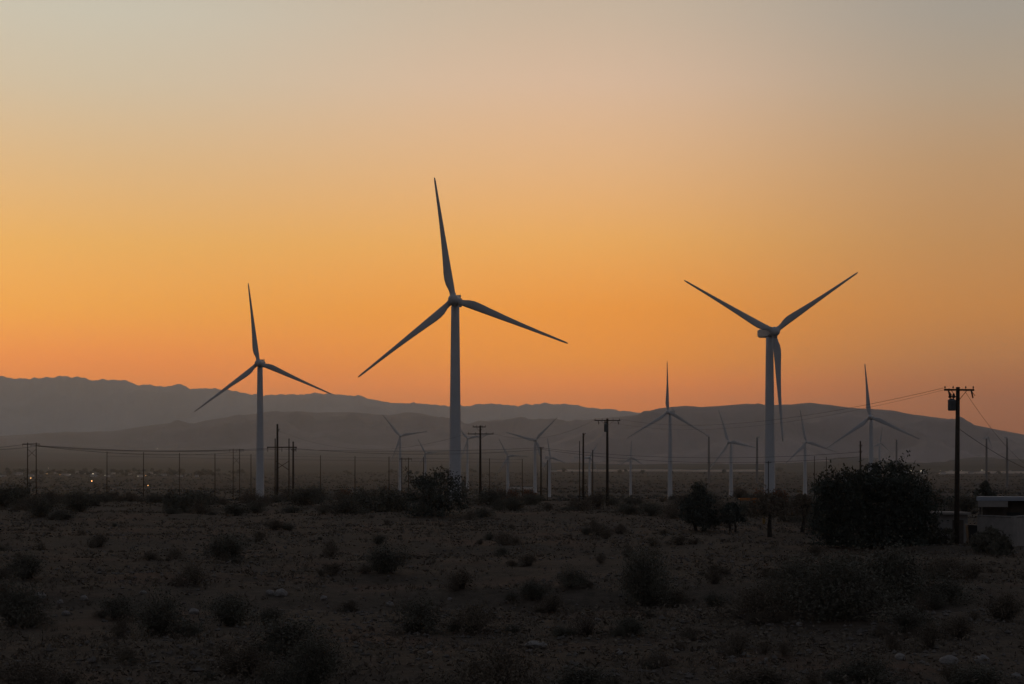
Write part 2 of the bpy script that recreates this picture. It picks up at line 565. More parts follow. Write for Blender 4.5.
def pole(label, px, top_y, d, arms=(), r=0.16, tilt=0.0, transformer=None, group='wooden power poles', arm_rz=0.0, cutout=False):
    """arms: (row in the photograph, width in px, offset px)"""
    b = on(px, d)
    H = ZC + (470 - top_y) / F * d - b.z
    t = empty('power_pole', b)
    t.rotation_euler = (0, R(tilt), 0)
    tag(t, label, 'pole', group)
    mb = MB()
    mb.tube([(0, 0, -0.5), (0, 0, H * 0.5), (0, 0, H)], [r * 1.15, r, r * 0.78], 10)
    mb.build('post', M['wood'], t)
    for (ay, wpx, off) in arms:
        z = ZC + (470 - ay) / F * d - b.z
        w = wpx / F * d
        o = off / F * d
        a = MB()
        a.box((o, -r - 0.06, z), (w, 0.11, 0.13), arm_rz)
        for sx in (-1, 1):   # flat steel braces
            a.tube([(o + sx * w * 0.25, -r - 0.06, z - 0.06), (0, -r * 0.9, z - 0.75)], [0.02, 0.02], 4)
        ao = a.build('crossarm', M['wood'], t)
        for fx in (-0.47, -0.2, 0.22, 0.47):
            i = MB()
            insulator(i, (o + fx * w, -r - 0.06, z + 0.05), 0.6)
            i.build('insulator', M['glaze'], ao)
        if cutout:
            for fx in (-0.36, 0.4):
                c = MB()
                c.tube([(o + fx * w, -r - 0.10, z - 0.05), (o + fx * w + 0.10, -r - 0.2, z - 0.55)], [0.055, 0.05], 7)
                c.tube([(o + fx * w + 0.02, -r - 0.16, z - 0.1), (o + fx * w + 0.22, -r - 0.3, z - 0.42)], [0.022, 0.022], 5)
                c.build('fuse_cutout', M['glaze'], ao)
    if transformer:
        tx, ty, tr, th = transformer
        z = ZC + (470 - ty) / F * d - b.z
        x = tx / F * d
        c = MB()
        c.lathe([(tr * 0.85, -th / 2), (tr, -th / 2 + 0.05), (tr, th / 2 - 0.1), (tr * 1.04, th / 2 - 0.08), (tr * 1.04, th / 2), (tr * 0.5, th / 2 + 0.1), (0.02, th / 2 + 0.12)], 16, (x, -0.08, z))
        c.box((x / 2, 0, z + th * 0.25), (abs(x), 0.10, 0.08))
        c.box((x / 2, 0, z - th * 0.25), (abs(x), 0.10, 0.08))
        co = c.build('transformer', M['steel'], t)
        for sx in (-0.45, 0.45):
            i = MB()
            insulator(i, (x + sx * tr, -0.08, z + th / 2 + 0.02), 1.25)
            i.build('bushing', M['glaze'], co)
    return t, b, H


pole('near utility pole at the right with a transformer can under its crossarm', 956.5, 387, 137,
     arms=((390, 30, 0.5),), r=0.17, tilt=0.5, transformer=(-6.2, 405.5, 0.27, 0.72), cutout=True)
pole('pole with two crossarms, the shorter above the longer, right of the tallest turbine', 480.3, 425.5, 300,
     arms=((427, 13, -1), (434, 26, 0.5)), r=0.17)
pole('stout T-shaped pole with one wide crossarm in front of the hills', 607.3, 418.5, 280,
     arms=((420.5, 26, 0),), r=0.19, transformer=(-1.5, 428, 0.26, 1.1), cutout=True)
pole('bare pole close left of the T-shaped pole', 583.3, 433, 343, arms=((434.5, 3, 0.8),), r=0.17, arm_rz=R(75))
pole('short dark pole under the wide V turbine', 541, 447, 460, arms=((448, 5, 0.4),), r=0.20)
pole('thin pole beside the bare pole', 579.6, 441, 470, r=0.12)
pole('thin pole just left of the small bright-nacelle turbine', 547.4, 460, 520, r=0.14)
pole('thin pole just right of the small turbine with level blades', 592.7, 450, 500, r=0.15)
pole('tallest dark pole standing right of the large left turbine', 277.4, 424, 380, arms=((430, 3.5, 1),), r=0.22, arm_rz=R(70))
pole('dark pole at the right end of the cluster beside the left turbine', 293.2, 441.5, 400, arms=((450, 5, 0.6),), r=0.2, arm_rz=R(40))
pole('dark pole rising behind the large round bush', 860.4, 441, 400, arms=((446, 3.5, 0), (452, 3.5, 0)), r=0.19, arm_rz=R(50))
pole('thin pole in front of the large right turbine tower', 768.4, 461, 640, arms=((462.5, 6, 0),), r=0.16)
pole('left one of two thin poles left of the large round bush', 814.4, 456, 800, r=0.17)
pole('right one of two thin poles left of the large round bush', 826.4, 457, 800, r=0.17)
for px in (107, 143.5, 179.5, 215, 251, 320.5, 355, 389, 423.6, 489.5, 522.3):
    pole('dim slender pole in the evenly spaced row across the plain', px, 451.5 + max(0, (px - 107)) * 0.018, 1100,
         r=0.26, group='evenly spaced poles across the plain')


def hframe(label, pxa, pxb, top_y, arm, brace, d, r=0.19):
    ba, bb = on(pxa, d), on(pxb, d)
    base = (ba + bb) / 2
    t = empty('transmission_pole', base)
    tag(t, label, 'pylon', 'two-legged wooden pylons')
    ztop = ZC + (470 - top_y) / F * d
    xa, xb = ba.x - base.x, bb.x - base.x
    for bx, q in ((xa, ba), (xb, bb)):
        mb = MB()
        mb.tube([(bx, 0, q.z - base.z - 0.5), (bx, 0, ztop - base.z)], [r * 1.1, r * 0.8], 10)
        mb.build('leg', M['wood'], t)
    c = MB()
    w = (arm[1] - arm[0]) / F * d
    xc = ((arm[0] + arm[1]) / 2 - 512) / F * d - base.x
    za = ZC + (470 - arm[2]) / F * d - base.z
    c.box((xc, -r - 0.1, za), (w, 0.16, 0.26))
    co = c.build('crossarm', M['wood'], t)
    for fx in (-0.47, 0, 0.47):
        i = MB()
        for k in range(5):
            i.lathe([(0.05, 0), (0.12, -0.03), (0.12, -0.08), (0.05, -0.1)], 8, (xc + fx * w, -r - 0.1, za - 0.15 - 0.17 * k))
        i.tube([(xc + fx * w, -r - 0.1, za - 0.1), (xc + fx * w, -r - 0.1, za - 1.0)], [0.03, 0.03], 5)
        i.build('insulator', M['glaze'], co)
    z0, z1 = (ZC + (470 - q) / F * d - base.z for q in brace)
    x = MB()
    x.tube([(xa, -r * 0.5, z0), (xb, -r * 0.5, z1)], [0.07, 0.07], 5)
    x.tube([(xa, r * 0.5, z1), (xb, r * 0.5, z0)], [0.07, 0.07], 5)
    x.build('cross_brace', M['wood'], t)


hframe('two-legged pylon at the far left above the town lights', 27.6, 36.2, 442.5, (22.5, 40, 444), (449, 457), 667, 0.2)
hframe('two-legged pylon just left of the large left turbine tower', 233.2, 239.6, 448.7, (229, 244, 449.8), (457, 464), 950, 0.2)
hframe('two-legged pylon with an X brace in the cluster right of the left turbine', 275.2, 289, 438.5, (267, 297, 447.3), (461, 470), 450, 0.15)
hframe('two-legged pylon beside the turbine with a level blade', 401.7, 408.5, 457.5, (399.5, 412, 459), (466, 473), 860, 0.19)


def wire(label, a, b, sag, r=0.018, group='overhead power lines', name='power_line', n=28):
    a, b = Vector(a), Vector(b)
    mb = MB()
    pts = []
    for i in range(n + 1):
        t = i / n
        p = a.lerp(b, t)
        p.z -= 4 * sag * t * (1 - t)
        pts.append(p)
    mb.tube(pts, [r] * len(pts), 5)
    o = mb.build(name, M['wire'])
    return tag(o, label, 'power line', group)


wire('long wire sagging from the transformer pole to the T-shaped pole, the upper one', at(943.5, 388, 136.8), at(619, 419, 279.8), 1.6, 0.012)
wire('long wire sagging from the transformer pole to the T-shaped pole, the lower one', at(949.5, 388.5, 136.8), at(596, 419, 279.8), 2.1, 0.008)
wire('cable running from the transformer pole down right to the house', at(958, 428, 136.8), at(1080, 486, 150), 0.6, 0.017)
wire('thin wire dropping from the transformer pole crossarm to the lower right', at(965, 391.5, 136.8), at(1060, 474, 260), 2.0, 0.012)
for k, (dy, nm) in enumerate(((0, 'upper'), (1.6, 'lower'))):
    wire(f'{nm} wire entering at the far left onto the two-legged pylon', at(-120, 440 + dy, 620), at(24 + 14 * k, 444.5 + dy, 667), 2.0, 0.06)
    wire(f'{nm} wire between the far left pylon and the pylon beside the left turbine', at(24 + 14 * k, 444.5 + dy, 667), at(231 + 11 * k, 450 + dy, 950), 1.2 + k, 0.075)
    wire(f'{nm} wire from the X-braced pylon to the short pole under the V turbine', at(268 + 28 * k, 448.5, 450), at(540 + 2 * k, 447.8 + dy, 460), 0.7 + 0.5 * k, 0.035)
    wire(f'{nm} wire from the short pole under the V turbine to the pole behind the bush', at(540 + 2 * k, 447.8 + dy, 460), at(860, 452 + 3 * dy, 400), 1.7 + 0.3 * k, 0.035)
    wire(f'{nm} wire from the X-braced pylon to the far left pylon', at(268 + 28 * k, 448.5, 450), at(24 + 14 * k, 444.5 + dy, 667), 1.2, 0.04)
    wire(f'{nm} faint wire along the evenly spaced poles', at(107, 453 + 2 * dy, 1099.5), at(522.3, 459.5 + 2 * dy, 1099.5), 0.3, 0.05)
wire('wire from the double-armed pole to the T-shaped pole', at(493, 433.5, 299.8), at(596, 419, 279.8), 1.6, 0.012)
wire('wire leaving the double-armed pole to the left behind the tallest tower', at(468, 433.5, 299.8), at(277, 430, 380), 3.0, 0.013)

# ----------------------------------------------------------------- plants


def leaves(mb, rnd, c, spread, n, size, mi=0, flat=1.0):
    for _ in range(n):
        p = Vector((rnd.gauss(0, 1), rnd.gauss(0, 1), rnd.gauss(0, 1) * flat)) * spread + c
        if p.z < 0.03: p.z = 0.03 + rnd.random() * 0.1
        u = Vector((rnd.gauss(0, 1), rnd.gauss(0, 1), rnd.gauss(0, 1))).normalized()
        w = u.cross(Vector((rnd.gauss(0, 1), rnd.gauss(0, 1), rnd.gauss(0, 1)))).normalized()
        s = size * rnd.uniform(0.6, 1.5)
        mb.quad(p, u * s, w * s * 0.45, mi)


def bush_meshes(seed, leafm, twigm, w=2.6, h=1.5, stems=34, per=70, size=0.05, lean=1.0, open_=0.0):
    rnd = random.Random(seed)
    st, fo = MB(), MB()
    a1, a2 = rnd.uniform(0, 6.28), rnd.uniform(0, 6.28)
    for i in range(stems):
        az = rnd.uniform(0, 2 * math.pi)
        lop = 0.78 + 0.26 * math.cos(az - a1) + 0.2 * math.cos(3 * az - a2)
        out = lop * (rnd.random() ** 0.6) * w / 2 * rnd.uniform(0.75, 1.12)
        top = h * rnd.choice((rnd.uniform(0.45, 0.8), rnd.uniform(0.7, 1.12))) * max(0.14, 1 - 0.85 * (out / (w / 2)) ** 2)
        tip = Vector((math.cos(az) * out, math.sin(az) * out * lean, top))
        base = Vector((rnd.gauss(0, 0.12), rnd.gauss(0, 0.12), -0.05))
        midp = base.lerp(tip, 0.5) + Vector((rnd.gauss(0, 0.08), rnd.gauss(0, 0.08), 0.10 * h))
        st.tube([base, midp, tip], [0.022, 0.014, 0.005], 4)
        for k in range(5):
            t = rnd.uniform(0.18 + open_, 1.0)
            p = base.lerp(midp, t * 2) if t < 0.5 else midp.lerp(tip, t * 2 - 1)
            e = p + Vector((rnd.gauss(0, 0.2), rnd.gauss(0, 0.2), rnd.uniform(-0.02, 0.26)))
            st.tube([p, e], [0.008, 0.003], 3, cap=False)
            leaves(fo, rnd, e, 0.16 * w / 2.6, int(per * rnd.choice((0.04, 0.08, 0.14, 0.2))), size)
    return st.data('stems', [twigm]), fo.data('foliage', [leafm])


BUSH = [bush_meshes(s, M[lf], M['twig'], w, h, stn, per, sz, 1.0, op) for s, lf, w, h, stn, per, sz, op in (
    (1, 'leaf', 2.6, 1.5, 44, 190, 0.031, 0.0), (2, 'leaf', 3.0, 1.5, 48, 180, 0.032, 0.0), (3, 'leaf_dry', 2.4, 1.2, 40, 130, 0.028, 0.1),
    (4, 'leaf', 2.2, 1.7, 38, 180, 0.03, 0.05), (5, 'leaf_dry', 3.2, 1.1, 50, 110, 0.028, 0.15), (6, 'leaf', 4.6, 2.4, 90, 330, 0.034, 0.0))]
BW = [2.6, 3.0, 2.4, 2.2, 3.2, 4.6]
BH = [1.5, 1.5, 1.2, 1.7, 1.1, 2.4]
TWIGGY = bush_meshes(9, M['leaf_dry'], M['twig'], 2.6, 1.5, 50, 15, 0.03)
RUST = bush_meshes(8, M['leaf_rust'], M['twig'], 2.8, 1.3, 36, 70, 0.06)
for me_pair in BUSH + [TWIGGY, RUST]: pass


def merged(pair, name):
    """one mesh with twigs and leaves, for copies too small to show their parts"""
    bm = bmesh.new()
    bm.from_mesh(pair[0])
    n0 = len(bm.faces)
    bm.from_mesh(pair[1])
    bm.faces.ensure_lookup_table()
    for f in bm.faces[n0:]: f.material_index = 1
    me = bpy.data.meshes.new(name)
    bm.to_mesh(me); bm.free()
    me.materials.append(pair[0].materials[0]); me.materials.append(pair[1].materials[0])
    return me


SMALL = [merged(p, 'bush') for p in BUSH[:5]]
SMALL_RUST = merged(RUST, 'bush')

PLACED = []


def bush(px, base_y, w_px, h_px, kind, label, group=None, pair=None, wide=None, name='desert_bush'):
    p = on_row(px, base_y)
    d = p.y
    pr = pair or BUSH[kind]
    bw, bh = (BW[kind], BH[kind]) if not pair else wide
    t = empty(name, p, random.uniform(0, 6.28))
    sx = 1.3 * w_px / F * d / bw
    t.scale = (sx, sx * random.uniform(0.85, 1.1), h_px * 0.80 / F * d / bh)
    tag(t, label, 'bush', group)
    put('stems', pr[0], t)
    put('foliage', pr[1], t)
    PLACED.append((p.x, p.y, w_px / F * d / 2))
    return t


G1 = 'dark scrub bushes scattered over the near slope'
L1 = 'dark scrub bush scattered on the bare near slope'
for (px, by, w, h, k, lab) in (
        (28, 578, 44, 30, 0, None), (16, 626, 62, 54, 1, 'big dark bush at the left edge low on the near slope'),
        (100, 547, 24, 15, 2, None), (228, 562, 48, 34, 0, None), (118, 621, 38, 34, 3, None),
        (157, 636, 62, 52, 1, 'broad dark bush below the left turbine beside a narrower one'), (195, 585, 36, 22, 4, None),
        (229, 626, 60, 38, 0, None), (286, 657, 70, 56, 3, None), (312, 690, 80, 60, 5, 'large bush at the bottom edge below the left turbine'),
        (246, 676, 62, 36, 2, None), (126, 663, 32, 16, 4, None), (333, 575, 26, 14, 2, None),
        (385, 573, 48, 34, 0, 'rounded dark bush alone on the slope left of the middle turbine foot'), (462, 589, 34, 23, 2, None), (420, 634, 48, 50, 3, None),
        (473, 634, 54, 32, 4, None), (529, 566, 27, 14, 2, None), (533, 601, 36, 25, 0, None), (572, 587, 38, 22, 1, None),
        (553, 613, 34, 22, 2, None), (645, 609, 76, 68, 5, 'largest dark bush on the open slope between the two pole groups and the bottom'),
        (629, 635, 36, 23, 0, None), (500, 702, 110, 62, 4, 'wide pale scrub bush at the bottom centre edge'), (580, 694, 60, 40, 3, None),
        (838, 619, 118, 74, 5, 'wide black bush mass below the large round bush'), (795, 604, 70, 50, 5, None), (757, 620, 74, 36, 4, None),
        (893, 606, 112, 66, 5, 'low dark bush spreading below the transformer pole foot'), (908, 634, 52, 40, 3, None), (958, 640, 44, 28, 2, None),
        (861, 682, 64, 32, 1, None), (948, 578, 60, 24, 4, None), (1005, 622, 52, 34, 2, None), (737, 655, 44, 24, 4, None),
        (690, 640, 30, 14, 2, None), (30, 690, 90, 34, 4, None), (760, 690, 80, 26, 2, None), (660, 668, 40, 16, 4, None),
        (980, 690, 70, 30, 0, None), (715, 575, 28, 13, 2, None), (350, 612, 24, 14, 2, None), (505, 545, 30, 14, 4, None), (60, 520, 30, 13, 0, None),
        (275, 530, 26, 12, 2, None), (600, 535, 34, 13, 4, None), (150, 560, 20, 10, 2, None), (680, 545, 26, 12, 2, None)):
    bush(px, by, w, h, k, lab or L1, None if lab else G1)
bush(587, 635, 40, 30, 0, 'leafless twiggy bush in front of the largest slope bush', None, TWIGGY, (2.6, 1.5))

# scrub line along the lip of the slope, and small tufts of bush between
rnd = random.Random(5)
G2 = 'low scrub along the edge of the slope'
L2 = 'low scrub bush in the dark hedge-like line along the slope edge'
for i in range(120):
    px = -25 + 1075 * (i + rnd.random()) / 120
    d = rnd.choice((rnd.uniform(215, 262), rnd.uniform(262, 335), rnd.uniform(262, 335)))
    k = rnd.randrange(5)
    w = rnd.uniform(2.2, 5.0) if rnd.random() < 0.8 else rnd.uniform(5, 7)
    h = w * rnd.uniform(0.26, 0.45)
    o = put('scrub_bush', SMALL[k])
    o.location = on(px, d, 0.03)
    o.scale = (w / BW[k], w / BW[k] * 0.9, h / BH[k])
    o.rotation_euler = (0, 0, rnd.uniform(0, 6.28))
    tag(o, L2, 'bush', G2)
for px, d, w, h in ((652, 225, 4.2, 1.7), (674, 215, 4.0, 1.5), (720, 212, 4.4, 1.9), (745, 228, 4.6, 1.8), (786, 205, 4.2, 2.2), (806, 200, 3.6, 2.3), (818, 190, 3.6, 2.2), (630, 235, 4.0, 1.4), (945, 180, 4.5, 2.0), (965, 230, 6.0, 2.4), (925, 240, 6.0, 2.2)):
    k = rnd.randrange(5)
    o = put('scrub_bush', SMALL[k])
    o.location = on(px, d, 0.03)
    o.scale = (w / BW[k], w / BW[k] * 0.9, h / BH[k])
    o.rotation_euler = (0, 0, rnd.uniform(0, 6.28))
    tag(o, L2, 'bush', G2)
G3 = 'little scrub bushes dotted over the near slope'
L3 = 'little scrub tuft on the near slope, alone or beside a bigger bush'
for bx, by, br in list(PLACED):      # smaller growth crowding the bigger bushes
    for q in range(2):
        a = rnd.uniform(0, 6.28)
        x, d = bx + math.cos(a) * br * rnd.uniform(0.8, 1.5), by + math.sin(a) * br * rnd.uniform(0.6, 1.2)
        k = rnd.choice((0, 2, 4))
        w = br * rnd.uniform(0.7, 1.3)
        o = put('small_shrub', SMALL[k])
        o.location = (x, d, ground(x, d) - 0.02)
        o.scale = (w / BW[k], w / BW[k], w * rnd.uniform(0.3, 0.5) / BH[k])
        o.rotation_euler = (0, 0, rnd.uniform(0, 6.28))
        tag(o, L3, 'shrub', G3)
n = 0
while n < 90:
    d = 45 + 190 * rnd.random() ** 0.8
    x = rnd.uniform(-0.275, 0.275) * d
    if any(math.hypot(x - a, d - b) < r + 0.6 for a, b, r in PLACED): continue
    k = rnd.choice((2, 4, 2, 0))
    w = rnd.uniform(0.5, 1.5)
    o = put('small_shrub', SMALL[k])
    o.location = (x, d, ground(x, d) - 0.02)
    o.scale = (w / BW[k], w / BW[k], w * rnd.uniform(0.35, 0.6) / BH[k])
    o.rotation_euler = (0, 0, rnd.uniform(0, 6.28))
    tag(o, L3, 'shrub', G3)
    n += 1
for px, d, w, lab in ((500, 352, 3.2, 'left rust-coloured dry bush behind the scrub line, right of the double-armed pole'), (512, 350, 4.0, 'second rust-coloured dry bush behind the scrub line, right of the double-armed pole'),
                      (529, 350, 4.6, 'rust-coloured dry bush behind the scrub line under the wide V turbine'),
                      (346, 350, 4.6, 'rust-coloured dry bush behind the scrub line between the left and middle turbines'),
                      (760, 300, 4.2, 'left rust-coloured bush in front of the large right turbine foot'),
                      (779, 305, 4.6, 'right rust-coloured bush in front of the large right turbine foot')):
    o = put('dry_bush', SMALL_RUST)
    p = on(px, d, 0.1)
    o.location = p
    top = 5.3 + (470 - 491.5) / F * d
    o.scale = (w / 2.8, w / 2.8, max(1.0, (top - p.z)) / 1.3)
    tag(o, lab, 'bush', 'rust-coloured dry bushes')


def tree(label, px, base_y, w, h, trunk_h, leafm, seed, n=6000, size=0.09, clumps=60, trunks=1, name='desert_tree', skirt=0.0, depth=None, cat='tree', d=None, peak=0.0, lumps=0.16, boxy=False):
    rnd = random.Random(seed)
    p = on(px, d) if d else on_row(px, base_y)
    t = empty(name, p)
    tag(t, label, cat)
    tr, cr = MB(), MB()
    depth = depth or w
    cl = []
    for i in range(clumps):
        az = rnd.uniform(0, 2 * math.pi)
        rr = rnd.random() ** (0.4 if boxy else 0.5)
        hh = rnd.random()
        prof_ = math.sqrt(max(0.05, 1 - (2 * hh - 0.75) ** 2 * 0.55)) * (1 - 0.35 * hh ** 3)
        if boxy: prof_ = 1.0
        x = math.cos(az) * rr * w / 2 * prof_ * 0.92 + peak * hh * w
        y = math.sin(az) * rr * depth / 2 * prof_ * 0.92
        z0 = trunk_h * (1 - skirt)
        dome = 1 - (0.2 * rr ** 4 if boxy else 0.32 * rr ** 2.5)
        z = z0 + (h - z0) * hh * dome * rnd.uniform(0.9, 1.08)
        cl.append(Vector((x, y, z)))
    for k in range(trunks):
        a = 2 * math.pi * k / max(1, trunks) + rnd.random()
        b = Vector((math.cos(a), math.sin(a), 0)) * (0.12 * trunks)
        fork = Vector((b.x * 2.2 + rnd.gauss(0, 0.1), b.y * 2.2, max(0.4, trunk_h)))
        r0 = 0.05 * h / max(1, trunks ** 0.5)
        tr.tube([b + Vector((0, 0, -0.3)), b.lerp(fork, 0.5) + Vector((rnd.gauss(0, .05), 0, 0)), fork], [r0 * 1.3, r0, r0 * 0.8], 8)
        for q in rnd.sample(cl, min(len(cl), 12)):
            tr.tube([fork, fork.lerp(q, 0.55) + Vector((0, 0, 0.15)), q], [r0 * 0.55, r0 * 0.3, 0.012], 5)
    for q in cl:
        s = w * lumps * rnd.uniform(0.45, 1.0) * 0.5
        leaves(cr, rnd, q, s, n // clumps, size, 0, 0.75)
        for _ in range(3):   # feathery sprays that break the outline
            e = q + Vector((rnd.gauss(0, 1) * s * 1.3, rnd.gauss(0, 1) * s, abs(rnd.gauss(0, 1)) * s * 1.25))
            tr.tube([q, e], [0.012, 0.004], 3, cap=False)
            leaves(cr, rnd, q.lerp(e, 0.8), s * 0.22, 10, size * 0.8)
    tr.build('trunk', M['bark'], t)
    cr.build('crown', M[leafm], t)
    return t


tree('large round black-green tamarisk bush in front of the right-hand turbines', 876, 545, 8.5, 4.95, 0.5, 'leaf_tam', 21, n=22000, size=0.085, clumps=150, trunks=3, name='tamarisk_bush', skirt=1.0, cat='bush', depth=6.0, lumps=0.15, boxy=True)
tree('dark tree joined to the left side of the large round bush', 832, 535, 3.6, 4.3, 1.0, 'leaf_tam', 22, n=7000, size=0.085, clumps=60, trunks=2, skirt=0.8)
tree('dark tree with a narrow foot below the turbine between the big ones', 701, 531, 3.3, 4.15, 1.5, 'leaf_green', 23, n=8000, size=0.08, clumps=70, trunks=3, peak=-0.10, lumps=0.2, skirt=0.7)
tree('small dark tree right beside the narrow-footed tree', 733, 533, 2.5, 2.6, 1.0, 'leaf_green', 24, n=3000, size=0.075, clumps=34, trunks=2)
tree('sparse brownish tree on a thick trunk below the large right turbine', 769, 537, 4.2, 3.3, 1.7, 'leaf_dry', 25, n=3000, size=0.07, clumps=46, trunks=1, lumps=0.2)
tree('sparse brownish tree on a slim trunk left of the large round bush', 801, 533, 2.8, 3.2, 1.5, 'leaf_dry', 26, n=2200, size=0.07, clumps=34, trunks=1)
tree('broad dark bush at the foot of the tallest turbine', 437, 516, 7.0, 4.6, 0.5, 'leaf_green', 27, n=4200, size=0.10, clumps=64, trunks=3, name='mesquite_bush', skirt=1.0, cat='bush', lumps=0.2, boxy=True)
tree('dark bush left of the bush at the tallest turbine foot', 381, 512, 6.0, 2.4, 0.4, 'leaf', 28, n=4500, size=0.11, clumps=46, trunks=2, name='mesquite_bush', skirt=1.0, cat='bush', lumps=0.2, boxy=True)
tree('dark bush on the slope edge left of the large left turbine', 187, 511, 6.0, 2.2, 0.4, 'leaf', 29, n=4500, size=0.11, clumps=46, trunks=2, name='mesquite_bush', skirt=1.0, cat='bush', lumps=0.2, boxy=True)
tree('dark bush on the slope edge at the far left', 12, 507, 6.0, 2.8, 0.4, 'leaf', 30, n=4500, size=0.11, clumps=46, trunks=2, name='mesquite_bush', skirt=1.0, cat='bush', lumps=0.2, boxy=True)
tree('small dark tree behind the white roof at the right edge', 985, 505, 3.0, 3.6, 1.0, 'leaf_green', 31, n=3000, size=0.1, clumps=34, trunks=1, d=290)
tree('dark shrub growing against the pale wall corner at the right edge', 990, 554, 2.3, 1.5, 0.3, 'leaf', 32, n=2200, size=0.06, clumps=30, trunks=2, name='wall_shrub', skirt=1.0, cat='shrub', d=122)
tree('dark shrub between the transformer pole and the large round bush', 939, 549, 2.2, 1.8, 0.3, 'leaf', 33, n=2200, size=0.06, clumps=30, trunks=2, name='wall_shrub', skirt=1.0, cat='shrub', d=133)

tree('low dark shrub at the foot of the pale wall corner, nearest the right edge', 1004, 556, 1.9, 1.0, 0.2, 'leaf', 34, n=1500, size=0.05, clumps=24, trunks=2, name='wall_shrub', skirt=1.0, cat='shrub', d=119)
tree('dark shrub right of the black bin before the pale wall', 980, 553, 1.5, 1.3, 0.2, 'leaf', 35, n=1500, size=0.05, clumps=24, trunks=2, name='wall_shrub', skirt=1.0, cat='shrub', d=127)

# --------------------------------------------------- ground litter (countless)
gm, sm_ = MB(), MB()
rg = random.Random(77)
for i in range(26000):
    d = 42 + 250 * rg.random() ** 1.7
    x = rg.uniform(-0.285, 0.285) * d
    if noise.noise(Vector((x * 0.12, d * 0.12, 5))) < rg.uniform(-0.5, 0.45): continue
    z = ground(x, d)
    hgt = rg.uniform(0.04, 0.15) * (1 + d / 300)
    for k in range(4):
        a = rg.uniform(0, 6.28)
        u = Vector((math.cos(a), math.sin(a), 0)) * 0.012 * (1 + d / 90)
        tip = Vector((x + rg.gauss(0, 0.12), d + rg.gauss(0, 0.12), z + hgt))
        b = len(gm.v)
        q = Vector((x + rg.gauss(0, 0.05), d + rg.gauss(0, 0.05), z - 0.02))
        gm.v += [(q - u)[:], (q + u)[:], tip[:]]
        gm.face((b, b + 1, b + 2))
tag(gm.build('dry_grass', M['grass']), 'sparse dry grass and weeds over the near slope', 'grass', kind='stuff')
for i in range(13000):
    d = 42 + 170 * rg.random() ** 1.6
    x = rg.uniform(-0.285, 0.285) * d
    if noise.noise(Vector((x * 0.07, d * 0.07, 9))) < rg.uniform(-0.35, 0.5): continue
    s = rg.uniform(0.025, 0.075) * (1 + d / 140) if rg.random() < 0.93 else rg.uniform(0.10, 0.16)
    c = Vector((x, d, ground(x, d) + s * 0.25))
    b = len(sm_.v)
    for dx, dy, dz in ((1, 0, 0), (0, 1, 0), (-1, 0, 0), (0, -1, 0), (0, 0, .75), (0, 0, -.75)):
        sm_.v.append((c + Vector((dx, dy, dz)) * s * rg.uniform(0.6, 1.25))[:])
    for f in ((0, 1, 4), (1, 2, 4), (2, 3, 4), (3, 0, 4), (1, 0, 5), (2, 1, 5), (3, 2, 5), (0, 3, 5)):
        sm_.face([b + q for q in f])
tag(sm_.build('gravel', M['gravel']), 'loose stones strewn over the near slope', 'gravel', kind='stuff')

cv = MB()
for i in range(15000):
    d = 42 + 300 * rg.random() ** 1.5
    x = rg.uniform(-0.285, 0.285) * d
    if noise.noise(Vector((x * 0.09, d * 0.05, 21))) < rg.uniform(-0.45, 0.5): continue
    z = ground(x, d)
    w, hh = rg.uniform(0.12, 0.5) * (0.8 + d / 250), rg.uniform(0.06, 0.3)
    for k in range(9):
        c = Vector((x + rg.gauss(0, w * 0.5), d + rg.gauss(0, w * 0.5), z + hh * rg.random()))
        u = Vector((rg.gauss(0, 1), rg.gauss(0, 1), rg.gauss(0, 0.5))).normalized()
        v = u.cross(Vector((rg.gauss(0, 1), rg.gauss(0, 1), rg.gauss(0, 1)))).normalized()
        sz = 0.045 * (0.7 + d / 160) * rg.uniform(0.6, 1.5)
        cv.quad(c, u * sz, v * sz * 0.45, 0 if k % 3 else 1)
tag(cv.build('ground_cover', [M['leaf_dry'], M['twig']]), 'low brown weeds and dead brush covering the near slope', 'weeds', kind='stuff')

# far scrub over the plain: uncountable dark dots
fm = MB()
for i in range(24000):
    d = 430 * math.exp(rg.random() ** 0.8 * math.log(5600 / 430))
    x = rg.uniform(-0.29, 0.29) * d
    if noise.noise(Vector((x * 0.006, d * 0.003, 2))) < rg.uniform(-0.6, 0.35): continue
    z = ground(x, d)
    w, hh = rg.uniform(1.0, 2.6), rg.uniform(0.6, 1.6)
    if d > 1800: w *= 1.7; hh *= 1.4
    for k in range(5):
        c = Vector((x + rg.gauss(0, w * .35), d + rg.gauss(0, w * .35), z + hh * rg.uniform(0.25, 0.8)))
        u = Vector((rg.gauss(0, 1), rg.gauss(0, 1), rg.gauss(0, .6))).normalized()
        v = u.cross(Vector((rg.gauss(0, 1), rg.gauss(0, 1), rg.gauss(0, 1)))).normalized()
        fm.quad(c, u * w * 0.3, v * hh * 0.35)
tag(fm.build('plain_scrub', M['far_leaf']), 'scrub cover of the valley plain below the slope', 'scrub', kind='stuff')


def rock_mesh(seed):
    bm = bmesh.new()
    bmesh.ops.create_icosphere(bm, subdivisions=3, radius=0.5)
    for v in bm.verts:
        n1 = noise.noise(v.co * 2.2 + Vector((seed * 5.1, 0, 0)))
        n2 = noise.noise(v.co * 6.0 + Vector((0, seed * 3.7, 0)))
        v.co *= 1 + 0.32 * n1 + 0.09 * n2
        v.co.z *= 0.72
    me = bpy.data.meshes.new('rock')
    bm.to_mesh(me); bm.free()
    me.materials.append(M['stone'])
    return me


